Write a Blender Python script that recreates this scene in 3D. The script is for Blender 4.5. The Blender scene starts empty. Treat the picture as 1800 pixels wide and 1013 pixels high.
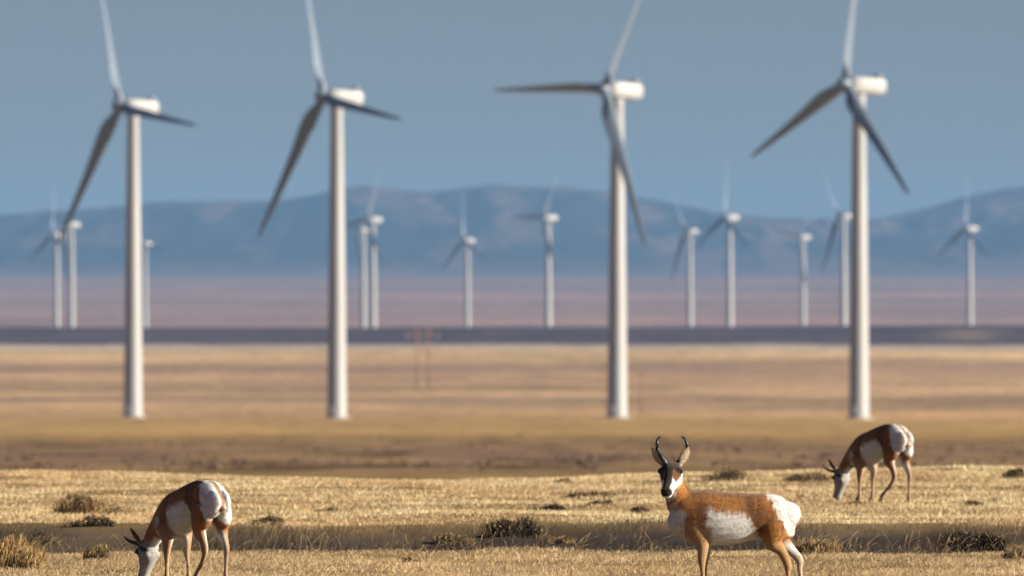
import bpy, bmesh, math, random
import numpy as np
from mathutils import Vector, Matrix, noise as mnoise

# ------------------------------------------------------------------ camera, sky, sun, exposure
S = bpy.context.scene
COL = S.collection
F = 25000.0            # focal length in photo pixels (500 mm on a 36 mm sensor, 1800 px wide)
HC = 2.7               # lens height above the meadow
YH = 475.0             # horizon row in the photo

cam_d = bpy.data.cameras.new('camera')
cam = bpy.data.objects.new('camera', cam_d)
COL.objects.link(cam)
cam_d.sensor_width = 36.0
cam_d.lens = 500.0
cam_d.clip_start = 0.5
cam_d.clip_end = 200000.0
cam.location = (0, 0, HC)
cam.rotation_euler = (math.radians(90) - math.atan((506.5 - YH) / F), 0, 0)
cam_d.dof.use_dof = True
cam_d.dof.focus_distance = 119.0
cam_d.dof.aperture_fstop = 7.2
cam_d.dof.aperture_blades = 0
S.camera = cam

SUN_EL = math.radians(19.0)
SUN_AZ = math.radians(75.0)        # to the right of the direction from scene to camera
sun_dir = Vector((math.sin(SUN_AZ) * math.cos(SUN_EL), -math.cos(SUN_AZ) * math.cos(SUN_EL), math.sin(SUN_EL)))

w = bpy.data.worlds.new('World')
S.world = w
w.use_nodes = True
nt = w.node_tree
nt.nodes.clear()
sky = nt.nodes.new('ShaderNodeTexSky')
sky.sky_type = 'NISHITA'
sky.sun_disc = False
sky.sun_elevation = SUN_EL
sky.sun_rotation = math.atan2(sun_dir.x, sun_dir.y)
sky.altitude = 2000
sky.air_density = 1.0
sky.dust_density = 0.3
sky.ozone_density = 3.0
bg = nt.nodes.new('ShaderNodeBackground')
bg.inputs['Strength'].default_value = 0.05
wo = nt.nodes.new('ShaderNodeOutputWorld')
# the clear blue of the upper sky reaches down close to the horizon in this dry air
wtc = nt.nodes.new('ShaderNodeTexCoord')
wad = nt.nodes.new('ShaderNodeVectorMath'); wad.operation = 'ADD'; wad.inputs[1].default_value = (0, 0, .03)
wno = nt.nodes.new('ShaderNodeVectorMath'); wno.operation = 'NORMALIZE'
nt.links.new(wtc.outputs['Generated'], wad.inputs[0]); nt.links.new(wad.outputs[0], wno.inputs[0])
nt.links.new(wno.outputs[0], sky.inputs['Vector'])
# a thin high veil greys the blue
whs = nt.nodes.new('ShaderNodeHueSaturation'); whs.inputs['Hue'].default_value = .548; whs.inputs['Saturation'].default_value = .85; whs.inputs['Value'].default_value = .43
nt.links.new(sky.outputs[0], whs.inputs['Color'])
nt.links.new(whs.outputs[0], bg.inputs['Color'])
nt.links.new(bg.outputs[0], wo.inputs['Surface'])

sun_d = bpy.data.lights.new('sun', 'SUN')
sun_d.energy = 5.0
sun_d.angle = math.radians(0.5)
sun_d.color = (1.0, 0.875, 0.70)
sun = bpy.data.objects.new('sun', sun_d)
COL.objects.link(sun)
sun.location = (60, 0, 60)
sun.rotation_euler = (-sun_dir).to_track_quat('-Z', 'Y').to_euler()

S.view_settings.view_transform = 'Standard'
S.view_settings.look = 'None'
S.view_settings.gamma = 1.0
S.view_settings.use_curve_mapping = False
S.view_settings.exposure = 1.42
S.render.engine = 'CYCLES'
S.cycles.use_denoising = True
S.cycles.volume_bounces = 1
S.cycles.max_bounces = 6

rng = np.random.default_rng(7)
random.seed(7)

# ------------------------------------------------------------------ helpers
def hash2(i, j, s):
    n = (i * 374761393 + j * 668265263 + s * 1442695041) & 0xFFFFFFFF
    n = ((n ^ (n >> 13)) * 1274126177) & 0xFFFFFFFF
    n = n ^ (n >> 16)
    return (n & 0xFFFFFF) / float(0xFFFFFF)

def vnoise(x, y, s=0):
    x = np.asarray(x, float); y = np.asarray(y, float)
    xi = np.floor(x).astype(np.int64); yi = np.floor(y).astype(np.int64)
    fx = x - xi; fy = y - yi
    fx = fx * fx * (3 - 2 * fx); fy = fy * fy * (3 - 2 * fy)
    a = hash2(xi, yi, s); b = hash2(xi + 1, yi, s); c = hash2(xi, yi + 1, s); d = hash2(xi + 1, yi + 1, s)
    return (a * (1 - fx) + b * fx) * (1 - fy) + (c * (1 - fx) + d * fx) * fy

def fbm(x, y, s=0, o=4):
    v = 0.0; a = 0.5
    for k in range(o):
        v = v + a * vnoise(x * 2 ** k, y * 2 ** k, s + k * 17)
        a *= 0.5
    return v / (1 - 0.5 ** o)

def sstep(a, b, x):
    t = np.clip((np.asarray(x, float) - a) / (b - a), 0, 1)
    return t * t * (3 - 2 * t)

def tag(o, label=None, cat=None, group=None, kind=None):
    if label: o['label'] = label
    if cat: o['category'] = cat
    if group: o['group'] = group
    if kind: o['kind'] = kind
    return o

def empty(name, loc, rz=0.0):
    o = bpy.data.objects.new(name, None)
    COL.objects.link(o)
    o.location = loc
    o.rotation_euler = (0, 0, rz)
    o.empty_display_size = 0.2
    return o

def mesh_obj(name, verts, faces, mat, parent=None, smooth=True, colors=None):
    me = bpy.data.meshes.new(name)
    me.from_pydata([tuple(v) for v in verts], [], [tuple(f) for f in faces])
    me.update()
    if smooth:
        me.polygons.foreach_set('use_smooth', np.ones(len(me.polygons), bool))
    if colors is not None:
        at = me.color_attributes.new('tint', 'FLOAT_COLOR', 'POINT')
        at.data.foreach_set('color', np.asarray(colors, np.float32).ravel())
    me.materials.append(mat)
    o = bpy.data.objects.new(name, me)
    COL.objects.link(o)
    if parent: o.parent = parent
    return o

def tri_mesh(name, V, T, mat, parent=None, colors=None):
    """big triangle mesh from numpy arrays"""
    me = bpy.data.meshes.new(name)
    V = np.ascontiguousarray(V, np.float32); T = np.ascontiguousarray(T, np.int32)
    me.vertices.add(len(V)); me.vertices.foreach_set('co', V.ravel())
    me.loops.add(T.size); me.loops.foreach_set('vertex_index', T.ravel())
    me.polygons.add(len(T))
    me.polygons.foreach_set('loop_start', np.arange(0, T.size, 3, dtype=np.int32))
    me.polygons.foreach_set('loop_total', np.full(len(T), 3, np.int32))
    me.update(calc_edges=True)
    if colors is not None:
        at = me.color_attributes.new('tint', 'FLOAT_COLOR', 'POINT')
        at.data.foreach_set('color', np.ascontiguousarray(colors, np.float32).ravel())
    me.materials.append(mat)
    o = bpy.data.objects.new(name, me)
    COL.objects.link(o)
    if parent: o.parent = parent
    return o

def rgba(c):
    return (c[0], c[1], c[2], 1.0)

def new_mat(name):
    m = bpy.data.materials.new(name)
    m.use_nodes = True
    return m, m.node_tree, m.node_tree.nodes['Principled BSDF']

def N(t, kind, **kw):
    n = t.nodes.new(kind)
    for k, v in kw.items():
        setattr(n, k, v)
    return n

def mat_plain(name, col, rough=0.6, nscale=6.0, var=0.12, metallic=0.0, bump=0.0, stretch=(1, 1, 1), spec=0.5):
    m, t, b = new_mat(name)
    tc = N(t, 'ShaderNodeTexCoord')
    mp = N(t, 'ShaderNodeMapping'); mp.inputs['Scale'].default_value = stretch
    t.links.new(tc.outputs['Object'], mp.inputs['Vector'])
    nz = N(t, 'ShaderNodeTexNoise'); nz.inputs['Scale'].default_value = nscale; nz.inputs['Detail'].default_value = 6
    t.links.new(mp.outputs[0], nz.inputs['Vector'])
    mr = N(t, 'ShaderNodeMapRange'); mr.inputs['From Min'].default_value = .3; mr.inputs['From Max'].default_value = .7
    mr.inputs['To Min'].default_value = 1 - var; mr.inputs['To Max'].default_value = 1 + var
    t.links.new(nz.outputs['Fac'], mr.inputs['Value'])
    mx = N(t, 'ShaderNodeMix', data_type='RGBA', blend_type='MULTIPLY'); mx.inputs['Factor'].default_value = 1
    mx.inputs['A'].default_value = rgba(col)
    t.links.new(mr.outputs[0], mx.inputs['B'])
    t.links.new(mx.outputs['Result'], b.inputs['Base Color'])
    b.inputs['Roughness'].default_value = rough
    b.inputs['Metallic'].default_value = metallic
    b.inputs['Specular IOR Level'].default_value = spec
    if bump:
        bp = N(t, 'ShaderNodeBump'); bp.inputs['Strength'].default_value = bump; bp.inputs['Distance'].default_value = .01
        t.links.new(nz.outputs['Fac'], bp.inputs['Height'])
        t.links.new(bp.outputs[0], b.inputs['Normal'])
    return m

def mat_leaf(name, trans=0.3, nscale=3.0, var=.15):
    """dry blades and leaves: tint attribute, thin and a little translucent"""
    m, t, b = new_mat(name)
    t.nodes.remove(b)
    at = N(t, 'ShaderNodeAttribute', attribute_name='tint')
    geo = N(t, 'ShaderNodeNewGeometry')
    nz = N(t, 'ShaderNodeTexNoise'); nz.inputs['Scale'].default_value = nscale
    t.links.new(geo.outputs['Position'], nz.inputs['Vector'])
    mr = N(t, 'ShaderNodeMapRange'); mr.inputs['From Min'].default_value = .3; mr.inputs['From Max'].default_value = .7
    mr.inputs['To Min'].default_value = 1 - var; mr.inputs['To Max'].default_value = 1 + var
    t.links.new(nz.outputs['Fac'], mr.inputs['Value'])
    mx = N(t, 'ShaderNodeMix', data_type='RGBA', blend_type='MULTIPLY'); mx.inputs['Factor'].default_value = 1
    t.links.new(at.outputs['Color'], mx.inputs['A']); t.links.new(mr.outputs[0], mx.inputs['B'])
    d = N(t, 'ShaderNodeBsdfDiffuse'); tr = N(t, 'ShaderNodeBsdfTranslucent')
    t.links.new(mx.outputs['Result'], d.inputs['Color']); t.links.new(mx.outputs['Result'], tr.inputs['Color'])
    ms = N(t, 'ShaderNodeMixShader'); ms.inputs[0].default_value = trans
    t.links.new(d.outputs[0], ms.inputs[1]); t.links.new(tr.outputs[0], ms.inputs[2])
    t.links.new(ms.outputs[0], t.nodes['Material Output'].inputs['Surface'])
    return m

# ------------------------------------------------------------------ terrain
PROF = [(400, 822), (700, 806), (1100, 788), (1700, 768), (2300, 752), (2950, 739), (3150, 735.5), (3600, 720), (4300, 698),
        (5200, 666), (6200, 633), (7000, 608), (7350, 592), (7800, 576), (8050, 573), (8400, 579), (8800, 582), (11700, 580),
        (13500, 566), (17000, 535), (22000, 506), (27000, 489), (30000, 483), (60000, 478)]
_d = np.array([p[0] for p in PROF], float); _z = HC - (np.array([p[1] for p in PROF]) - YH) * _d / F
_ld = np.linspace(math.log(400), math.log(60000), 1600)
_zz = np.interp(np.exp(_ld), _d, _z)
_k = np.exp(-np.linspace(-2, 2, 21) ** 2); _k /= _k.sum()
_zs = np.convolve(np.pad(_zz, 10, mode='edge'), _k, 'valid')
ND = np.array([-1e5, 184, 192, 205, 240, 320, 400]); NZ = np.array([0, 0, -0.03, -0.28, -0.95, -1.9, -2.85])

def H(x, y):
    x = np.asarray(x, float); y = np.asarray(y, float)
    far = np.interp(np.log(np.maximum(y, 1.0)), _ld, _zs)
    near = np.interp(y, ND, NZ)
    z = np.where(y < 400, near, far)
    # swale with a cut bank
    lip = 136.6 + (fbm(x * .6, x * 0 + 3, 5, 4) - .5) * 4.0
    bank = 150.8 + (fbm(x * .5, x * 0 + 9, 6, 4) - .5) * 4.0
    dep = sstep(lip, lip + 2.5, y) * (1 - sstep(bank - 8.5, bank, y))
    z = z - .42 * dep * (y < 400)
    z = z + sstep(172, 190, y) * (1 - sstep(205, 260, y)) * (fbm(x * .16, y * .02, 15, 4) - .5) * .42
    nearm = (1 - sstep(190, 260, y))
    z = z + nearm * ((fbm(x * .45, y * .3, 11, 4) - .5) * .13)
    # gentle relief on the plain, broken ridge line
    z = z + sstep(250, 900, y) * (fbm(x / 60., y / 420., 21, 4) - .5) * np.minimum(y * .0006, 2.6)
    z = z + sstep(7000, 7700, y) * (1 - sstep(8100, 8600, y)) * (fbm(x / 260., y * 0 + 2, 31, 4) - .45) * 3.5
    return z

xs = [0.0]
while xs[-1] < 11: xs.append(xs[-1] + .4)
while xs[-1] < 9000: xs.append(xs[-1] * 1.075)
xs = np.array(sorted(set([-v for v in xs] + xs)))
ys = list(np.arange(-400, 90, 35.0)) + list(np.arange(96, 210, .65))
while ys[-1] < 43000: ys.append(ys[-1] * 1.011)
ys = np.array(ys)
GX, GY = np.meshgrid(xs, ys)
GZ = H(GX, GY)

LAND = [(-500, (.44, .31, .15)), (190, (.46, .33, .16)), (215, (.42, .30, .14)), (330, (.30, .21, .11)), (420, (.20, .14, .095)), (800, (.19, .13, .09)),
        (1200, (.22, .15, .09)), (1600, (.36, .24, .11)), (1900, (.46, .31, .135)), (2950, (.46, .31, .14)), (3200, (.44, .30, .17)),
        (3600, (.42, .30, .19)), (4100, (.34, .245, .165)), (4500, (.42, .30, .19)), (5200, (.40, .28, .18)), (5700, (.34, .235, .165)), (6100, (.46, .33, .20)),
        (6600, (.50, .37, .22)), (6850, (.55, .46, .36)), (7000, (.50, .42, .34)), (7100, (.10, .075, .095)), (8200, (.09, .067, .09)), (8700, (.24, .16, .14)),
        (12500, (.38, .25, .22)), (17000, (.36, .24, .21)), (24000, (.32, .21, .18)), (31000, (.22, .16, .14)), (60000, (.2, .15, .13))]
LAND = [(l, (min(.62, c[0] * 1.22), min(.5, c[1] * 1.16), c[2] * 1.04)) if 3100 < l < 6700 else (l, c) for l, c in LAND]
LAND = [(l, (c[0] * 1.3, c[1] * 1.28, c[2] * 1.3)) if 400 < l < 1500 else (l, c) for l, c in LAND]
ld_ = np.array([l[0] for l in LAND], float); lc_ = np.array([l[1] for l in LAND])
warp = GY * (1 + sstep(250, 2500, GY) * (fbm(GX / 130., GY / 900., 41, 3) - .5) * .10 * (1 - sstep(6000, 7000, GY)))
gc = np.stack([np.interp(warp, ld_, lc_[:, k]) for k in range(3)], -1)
# sage patches on the mid slopes
sg = sstep(.50, .66, fbm(GX / 3.2, GY / 70., 51, 4)) * sstep(260, 420, GY) * (1 - sstep(1100, 1900, GY))
gc = gc * (1 - sg[..., None] * .5)
gold = sstep(.52, .68, fbm(GX / 5., GY / 90., 57, 4)) * sstep(240, 380, GY) * (1 - sstep(900, 1700, GY))
gc = gc * (1 - gold[..., None] * .6) + np.array((.38, .26, .13)) * gold[..., None] * .6
st = (fbm(GX / 160., GY / 260., 61, 4) - .5) * sstep(3000, 3500, GY) * (1 - sstep(6500, 7000, GY))
gc = gc * (1 + st[..., None] * 1.1)
st = (fbm(GX / 500., GY / 900., 67, 4) - .5) * sstep(8500, 12000, GY)
gc = gc * (1 + st[..., None] * .7)
# pale cut on the dark ridge
cut = np.exp(-(((GX / GY * F) - 800) / 45.) ** 2) * sstep(7150, 7300, GY) * (1 - sstep(7500, 7750, GY))
gc = gc * (1 - cut[..., None] * .5) + np.array((.45, .34, .25)) * cut[..., None] * .5
# much darker ground tone across the cut bank
lip = 136.6 + (fbm(GX * .6, GX * 0 + 3, 5, 4) - .5) * 4.0
bank = 150.8 + (fbm(GX * .5, GX * 0 + 9, 6, 4) - .5) * 4.0
dk = sstep(lip, lip + 1.0, GY) * (1 - sstep(bank - 3.2, bank + 1.2, GY))
dk = dk * (1 - .12 * sstep(.52, .64, fbm(GX * .9, GY * .35, 131, 4)))
gc = gc * (1 - dk[..., None]) + (np.array((.074, .063, .058)) * (.55 + .9 * fbm(GX * 1.6, GY * .5, 99, 4))[..., None]) * dk[..., None]
gcol = np.concatenate([np.clip(gc * .72 * (1 - .35 * (1 - sstep(188, 225, GY)) * (1 - dk))[..., None], .02, .8), np.ones(gc.shape[:2] + (1,))], -1)

gm, t, b = new_mat('ground_cover')
at = N(t, 'ShaderNodeAttribute', attribute_name='tint')
geo = N(t, 'ShaderNodeNewGeometry')
prev = at.outputs['Color']
for sc, st_, lo, hi in ((.9, (1, .35, 1), .72, 1.26), (.30, (1, .12, 1), .70, 1.30), (.055, (1, .22, 1), .8, 1.2), (.006, (1, .3, 1), .86, 1.14)):
    mp = N(t, 'ShaderNodeMapping'); mp.inputs['Scale'].default_value = (st_[0] * sc, st_[1] * sc, sc)
    t.links.new(geo.outputs['Position'], mp.inputs['Vector'])
    nz = N(t, 'ShaderNodeTexNoise'); nz.inputs['Scale'].default_value = 1; nz.inputs['Detail'].default_value = 8; nz.inputs['Roughness'].default_value = .6
    t.links.new(mp.outputs[0], nz.inputs['Vector'])
    mr = N(t, 'ShaderNodeMapRange'); mr.inputs['From Min'].default_value = .32; mr.inputs['From Max'].default_value = .68
    mr.inputs['To Min'].default_value = lo; mr.inputs['To Max'].default_value = hi
    t.links.new(nz.outputs['Fac'], mr.inputs['Value'])
    mx = N(t, 'ShaderNodeMix', data_type='RGBA', blend_type='MULTIPLY'); mx.inputs['Factor'].default_value = 1
    t.links.new(prev, mx.inputs['A']); t.links.new(mr.outputs[0], mx.inputs['B'])
    prev = mx.outputs['Result']
t.links.new(prev, b.inputs['Base Color'])
b.inputs['Roughness'].default_value = 1.0
b.inputs['Specular IOR Level'].default_value = 0.0

def grid_obj(name, X, Y, Z, mat, colors):
    r, c = X.shape
    V = np.stack([X, Y, Z], -1).reshape(-1, 3)
    i = np.arange(r * c).reshape(r, c)
    a, b_, c_, d_ = i[:-1, :-1].ravel(), i[:-1, 1:].ravel(), i[1:, 1:].ravel(), i[1:, :-1].ravel()
    T = np.concatenate([np.stack([a, b_, c_], -1), np.stack([a, c_, d_], -1)])
    o = tri_mesh(name, V, T, mat, colors=colors.reshape(-1, 4))
    o.data.polygons.foreach_set('use_smooth', np.ones(len(T), bool))
    return o

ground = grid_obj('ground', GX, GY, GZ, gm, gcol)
tag(ground, 'dry golden prairie falling away to a wide brown plain', kind='structure')

# ------------------------------------------------------------------ hills on the horizon
HP = [(-2500, 372), (-900, 360), (-300, 372), (0, 378), (100, 372), (220, 362), (350, 355), (480, 352), (540, 345), (600, 331), (650, 325), (700, 334),
      (760, 338), (830, 331), (870, 325), (920, 330), (1000, 330), (1060, 335), (1120, 346), (1180, 356), (1250, 372), (1300, 378), (1400, 388),
      (1470, 389), (1540, 385), (1590, 375), (1640, 364), (1700, 345), (1760, 332), (1800, 327), (1950, 318), (2300, 340), (4300, 360)]
hpx = np.array([p[0] for p in HP], float); hpy = np.array([p[1] for p in HP], float)
hx = np.concatenate([np.linspace(-9000, -1900, 50)[:-1], np.linspace(-1900, 1900, 430), np.linspace(1900, 9000, 50)[1:]])
hy = np.linspace(29500, 42000, 120)
HX, HY = np.meshgrid(hx, hy)
CR = 36500.0
crest = (YH - np.interp(900 + HX / CR * F, hpx, hpy)) * CR / F + HC
u = sstep(29500, CR, HY) * (1 - .55 * sstep(CR, 42000, HY))
rug = (fbm(HX / 420., HY / 1500., 71, 5) - .5)
rid = 1 - np.abs(2 * fbm(HX / 260., HY / 2600., 77, 4) - 1)
HZ = -8.0 + (crest + 8) * (u * (.92 + .0 * rug) + .08 * sstep(33000, CR, HY)) + (rug * 55 + (rid - .75) * 60) * u * (1 - sstep(.88, 1, u)) + rug * 7 * u
f1 = sstep(.50, .66, fbm(HX / 120., HY / 1500., 83, 5) + .05 * sstep(33500, 36000, HY))
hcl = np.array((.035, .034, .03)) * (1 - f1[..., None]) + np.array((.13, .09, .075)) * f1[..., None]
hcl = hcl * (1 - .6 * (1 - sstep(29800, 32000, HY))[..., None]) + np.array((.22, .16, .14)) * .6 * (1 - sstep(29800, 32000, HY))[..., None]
hcol = np.concatenate([hcl * .75, np.ones(hcl.shape[:2] + (1,))], -1)
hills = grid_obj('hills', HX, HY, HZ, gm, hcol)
tag(hills, 'long low range of forested hills on the horizon', kind='structure')

# ------------------------------------------------------------------ haze
hz = bpy.data.materials.new('haze_air'); hz.use_nodes = True
t = hz.node_tree; t.nodes.clear()
pv = N(t, 'ShaderNodeVolumePrincipled')
pv.inputs['Color'].default_value = (.165, .345, .625, 1)
pv.inputs['Density'].default_value = 2.6e-5
pv.inputs['Anisotropy'].default_value = 0.0
mo = N(t, 'ShaderNodeOutputMaterial')
t.links.new(pv.outputs[0], mo.inputs['Volume'])
x0, x1, y0, y1, z0, z1 = -9400, 9400, -500, 43500, float(min(GZ.min(), HZ.min())) - 1.5, float(HZ.max()) + 8
bv = [(x0, y0, z0), (x1, y0, z0), (x1, y1, z0), (x0, y1, z0), (x0, y0, z1), (x1, y0, z1), (x1, y1, z1), (x0, y1, z1)]
bf = [(0, 3, 2, 1), (4, 5, 6, 7), (0, 1, 5, 4), (1, 2, 6, 5), (2, 3, 7, 6), (3, 0, 4, 7)]
haze = mesh_obj('haze', bv, bf, hz, smooth=False)
tag(haze, 'thin blue air fading the far plain and hills', 'haze', kind='stuff')

# ------------------------------------------------------------------ wind turbines
M_tower = mat_plain('turbine_paint', (.285, .295, .31), .45, .35, .05, stretch=(1, 1, .15))
M_blade = mat_plain('blade_gelcoat', (.12, .155, .21), .4, .5, .04)
M_door = mat_plain('door_paint', (.20, .21, .22), .5, 3, .1)
M_conc = mat_plain('foundation_concrete', (.42, .40, .36), .9, 1.5, .15, bump=.3)

def rings(sections, n=20, cap=True, power=2.0):
    """sections: list of (center, ax1*r1 vec, ax2*r2 vec)"""
    V, Fc = [], []
    for c, a, b in sections:
        for k in range(n):
            an = 2 * math.pi * k / n
            ca, sa = math.cos(an), math.sin(an)
            if power != 2.0:
                ca = math.copysign(abs(ca) ** (2 / power), ca); sa = math.copysign(abs(sa) ** (2 / power), sa)
            V.append(Vector(c) + a * ca + b * sa)
    m = len(sections)
    for i in range(m - 1):
        for k in range(n):
            k2 = (k + 1) % n
            Fc.append((i * n + k, i * n + k2, (i + 1) * n + k2, (i + 1) * n + k))
    if cap:
        Fc.append(tuple(reversed(range(n))))
        Fc.append(tuple((m - 1) * n + k for k in range(n)))
    return V, Fc

HUBH, RAD = 69.0, 38.5
Xv, Yv, Zv = Vector((1, 0, 0)), Vector((0, 1, 0)), Vector((0, 0, 1))

def tower_mesh():
    sec = []
    prof = [(0, 2.12), (.6, 2.10), (22, 1.86), (45, 1.58), (66.2, 1.30), (66.6, 1.42), (67.2, 1.42)]
    for z, r in prof:
        sec.append(((0, 0, z), Xv * r, Yv * r))
    return rings(sec, 40)

def nacelle_mesh():
    # axis along -X is the rotor side; origin at tower top centre, z at hub height
    sec = []
    for x, hw, hh, zc in ((-2.5, 1.05, 1.15, 0), (-2.35, 1.35, 1.45, .02), (-1.6, 1.65, 1.7, .05), (0, 1.75, 1.78, .08), (3.6, 1.75, 1.78, .08), (5.3, 1.66, 1.62, .14), (5.75, 1.4, 1.35, .2), (5.9, .9, .9, .25)):
        sec.append(((x, 0, zc), Yv * hw, Zv * hh))
    return rings(sec, 32, power=4.5)

def spinner_mesh():
    sec = []
    for x, r in ((-2.5, 1.25), (-2.7, 1.45), (-3.9, 1.45), (-4.5, 1.25), (-5.0, .85), (-5.25, .35), (-5.3, .05)):
        sec.append(((x, 0, 0), Yv * r, Zv * r))
    return rings(sec, 24)

def blade_mesh():
    # radial along +Z from the hub, chord in the rotor plane (Y), thickness along X
    sec = []
    st = [(.9, .95, .95, 0), (1.6, .95, .95, 0), (3.0, 1.15, .8, 8), (5.0, 1.45, .58, 16), (7.5, 1.6, .43, 15), (10, 1.5, .35, 12), (15, 1.22, .25, 8), (20, 1.0, .19, 5.5),
          (26, .78, .13, 3.5), (32, .56, .085, 2), (36, .40, .055, 1), (38, .22, .03, 0), (38.5, .06, .015, 0)]
    n = 20
    V = []; Fc = []
    for r, ch, th, tw in st:
        tw = math.radians(tw * .8 + 46 * min(1, max(0, (r - 1.6) / 3)))      # running pitch on top of the twist
        th = th * (1 + .35 * min(1, max(0, (r - 1.6) / 3)))
        for k in range(n):
            an = 2 * math.pi * k / n
            q = math.cos(an); e = math.sin(an)
            # teardrop: sharp trailing edge away from the root circle
            sharp = min(1.0, max(0.0, (r - 1.6) / 4.0))
            y = ch * q - sharp * ch * .42
            x = th * e * (1 - sharp * .5 * (1 - q) * .9)
            V.append(Vector((x * math.cos(tw) + y * math.sin(tw) - .0012 * r * r * .6, -x * math.sin(tw) + y * math.cos(tw), r)))
    m = len(st)
    for i in range(m - 1):
        for k in range(n):
            k2 = (k + 1) % n
            Fc.append((i * n + k, i * n + k2, (i + 1) * n + k2, (i + 1) * n + k))
    Fc.append(tuple(reversed(range(n)))); Fc.append(tuple((m - 1) * n + k for k in range(n)))
    return V, Fc

proto = {}
def add_part(name, mesh_key, maker, mat, parent, mtx=None):
    if mesh_key not in proto:
        V, Fc = maker()
        o = mesh_obj(name, V, Fc, mat, parent)
        proto[mesh_key] = o.data
    else:
        o = bpy.data.objects.new(name, proto[mesh_key]); COL.objects.link(o); o.parent = parent
    if mtx is not None: o.matrix_local = mtx
    return o

def box_mesh(x0, x1, y0, y1, z0, z1):
    return [(x0, y0, z0), (x1, y0, z0), (x1, y1, z0), (x0, y1, z0), (x0, y0, z1), (x1, y0, z1), (x1, y1, z1), (x0, y1, z1)], \
           [(0, 3, 2, 1), (4, 5, 6, 7), (0, 1, 5, 4), (1, 2, 6, 5), (2, 3, 7, 6), (3, 0, 4, 7)]

def foundation_mesh():
    return rings([((0, 0, -.6), Xv * 3.4, Yv * 3.4), ((0, 0, .12), Xv * 3.2, Yv * 3.2), ((0, 0, .18), Xv * 2.9, Yv * 2.9)], 32)

def turbine(px, d, phi, phase, label, group, detail=True, bz=None):
    """phi: angle of the rotor axis from the line to the camera; phase: first blade, clockwise from up"""
    x = (px - 900) * d / F
    z = float(H(x, d)) if bz is None else bz
    r = empty('wind_turbine', (x, d, z - .02))
    tag(r, label, 'wind turbine', group)
    # rotor axis (local -X) must point to (-sin phi, -cos phi): rotate -X by 90-phi
    yaw = math.radians(90 - phi)
    R = Matrix.Rotation(yaw, 4, 'Z')
    tw = add_part('tower', 'tower', tower_mesh, M_tower, r)
    if detail:
        add_part('foundation', 'found', foundation_mesh, M_conc, r)
        add_part('door', 'door', lambda: box_mesh(-.55, .55, -2.2, -2.02, .5, 2.7), M_door, tw, Matrix.Rotation(math.radians(-35), 4, 'Z'))
    hubm = Matrix.Translation((0, 0, HUBH)) @ R @ Matrix.Rotation(math.radians(4), 4, 'Y')
    nac = add_part('nacelle', 'nacelle', nacelle_mesh, M_tower, r, hubm)
    if detail:
        add_part('cooler', 'cooler', lambda: box_mesh(4.0, 4.7, -1.1, 1.1, 1.85, 2.5), M_tower, nac)
        add_part('wind_vane_mast', 'vane', lambda: box_mesh(5.0, 5.06, -.03, .03, 1.7, 3.1), M_door, nac)
    hb = add_part('hub', 'spinner', spinner_mesh, M_blade, r, hubm)
    for k in range(3):
        # seen from the camera side, +phase turns towards image right
        add_part('blade', 'blade', blade_mesh, M_blade, r, hubm @ Matrix.Translation((-3.3, 0, 0)) @ Matrix.Rotation(math.radians(phase + 120 * k), 4, 'X'))
    return r

NEAR = 'tall turbines in the near row'
turbine(234, 3165, 60, -23, 'tall turbine in the near row with two far turbines below its drooping blade tip', NEAR)
turbine(592, 3060, 61, -22, 'tall turbine in the near row next to a close pair of overlapping far towers', NEAR)
turbine(1085, 2995, 54, 30, 'tall turbine in the near row with one blade held level and one across its tower', NEAR)
turbine(1510, 2945, 61, 7, 'tall turbine in the near row rising behind the farther grazing pronghorn', NEAR)
FAR = 'small turbines far out on the plain'
far_list = [(100, 413, 58, -2, 'far turbine with a blade straight up, under the drooping blade of a tall one'),
            (126, 393, 60, 48, 'taller of two far turbines beyond the blade tip of a tall near one'),
            (255, 428, 60, -22, 'far turbine half hidden behind the tower of a tall near one'),
            (639, 405, 62, 42, 'shorter of two far turbines whose towers overlap'),
            (656, 384, 60, 22, 'taller of two far turbines whose towers overlap'),
            (822, 422, 60, -8, 'shortest lone far turbine, standing just past the wooden power line frame'),
            (964, 380, 60, 30, 'lone far turbine with a large pale nacelle near the hill tops'),
            (1213, 404, 60, -38, 'far turbine with a long blade leaning back against the hills'),
            (1283, 380, 60, 0, 'far turbine whose three blades spread like an upright star'),
            (1412, 416, 60, 38, 'short far turbine in the low saddle between the hills'),
            (1483, 378, 60, -38, 'far turbine close beside the tower of a tall near one, blades spread wide'),
            (1705, 400, 60, 0, 'lone far turbine standing apart below the steep rising hill shoulder')]
for px, hy_, phi, ph, lab in far_list:
    s = (579 - hy_) / HUBH
    turbine(px, F / s, phi, ph, lab, FAR, detail=False)

# ------------------------------------------------------------------ wooden power-line structures
M_wood = mat_plain('weathered_pole_wood', (.22, .11, .065), .85, 2.0, .25, stretch=(1, 1, .1))
M_insul = mat_plain('grey_insulator', (.25, .24, .26), .4, 2.0, .1)
def pole_x(px, d): return (px - 900) * d / F
x, d = pole_x(743, 4620), 4620.0
r = empty('power_line_frame', (x, d, float(H(x, d)) - .3))
tag(r, 'wooden two-legged power line frame standing on the brown plain', 'utility pole')
for sx in (-2.0, 2.0):
    V, Fc = rings([((sx, 0, 0), Xv * .30, Yv * .30), ((sx * .98, 0, 20.5), Xv * .22, Yv * .22)], 14)
    mesh_obj('pole', V, Fc, M_wood, r)
arm = mesh_obj('crossarm', *box_mesh(-5.4, 5.4, -.2, .2, 18.0, 18.45), M_wood, r, smooth=False)
for s_ in (-1, 1):
    V, Fc = rings([((-2 * s_, .2, 10.5), Xv * .14, Yv * .14), ((2 * s_, .2, 17.2), Xv * .14, Yv * .14)], 8)
    mesh_obj('brace', V, Fc, M_wood, r)
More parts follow.
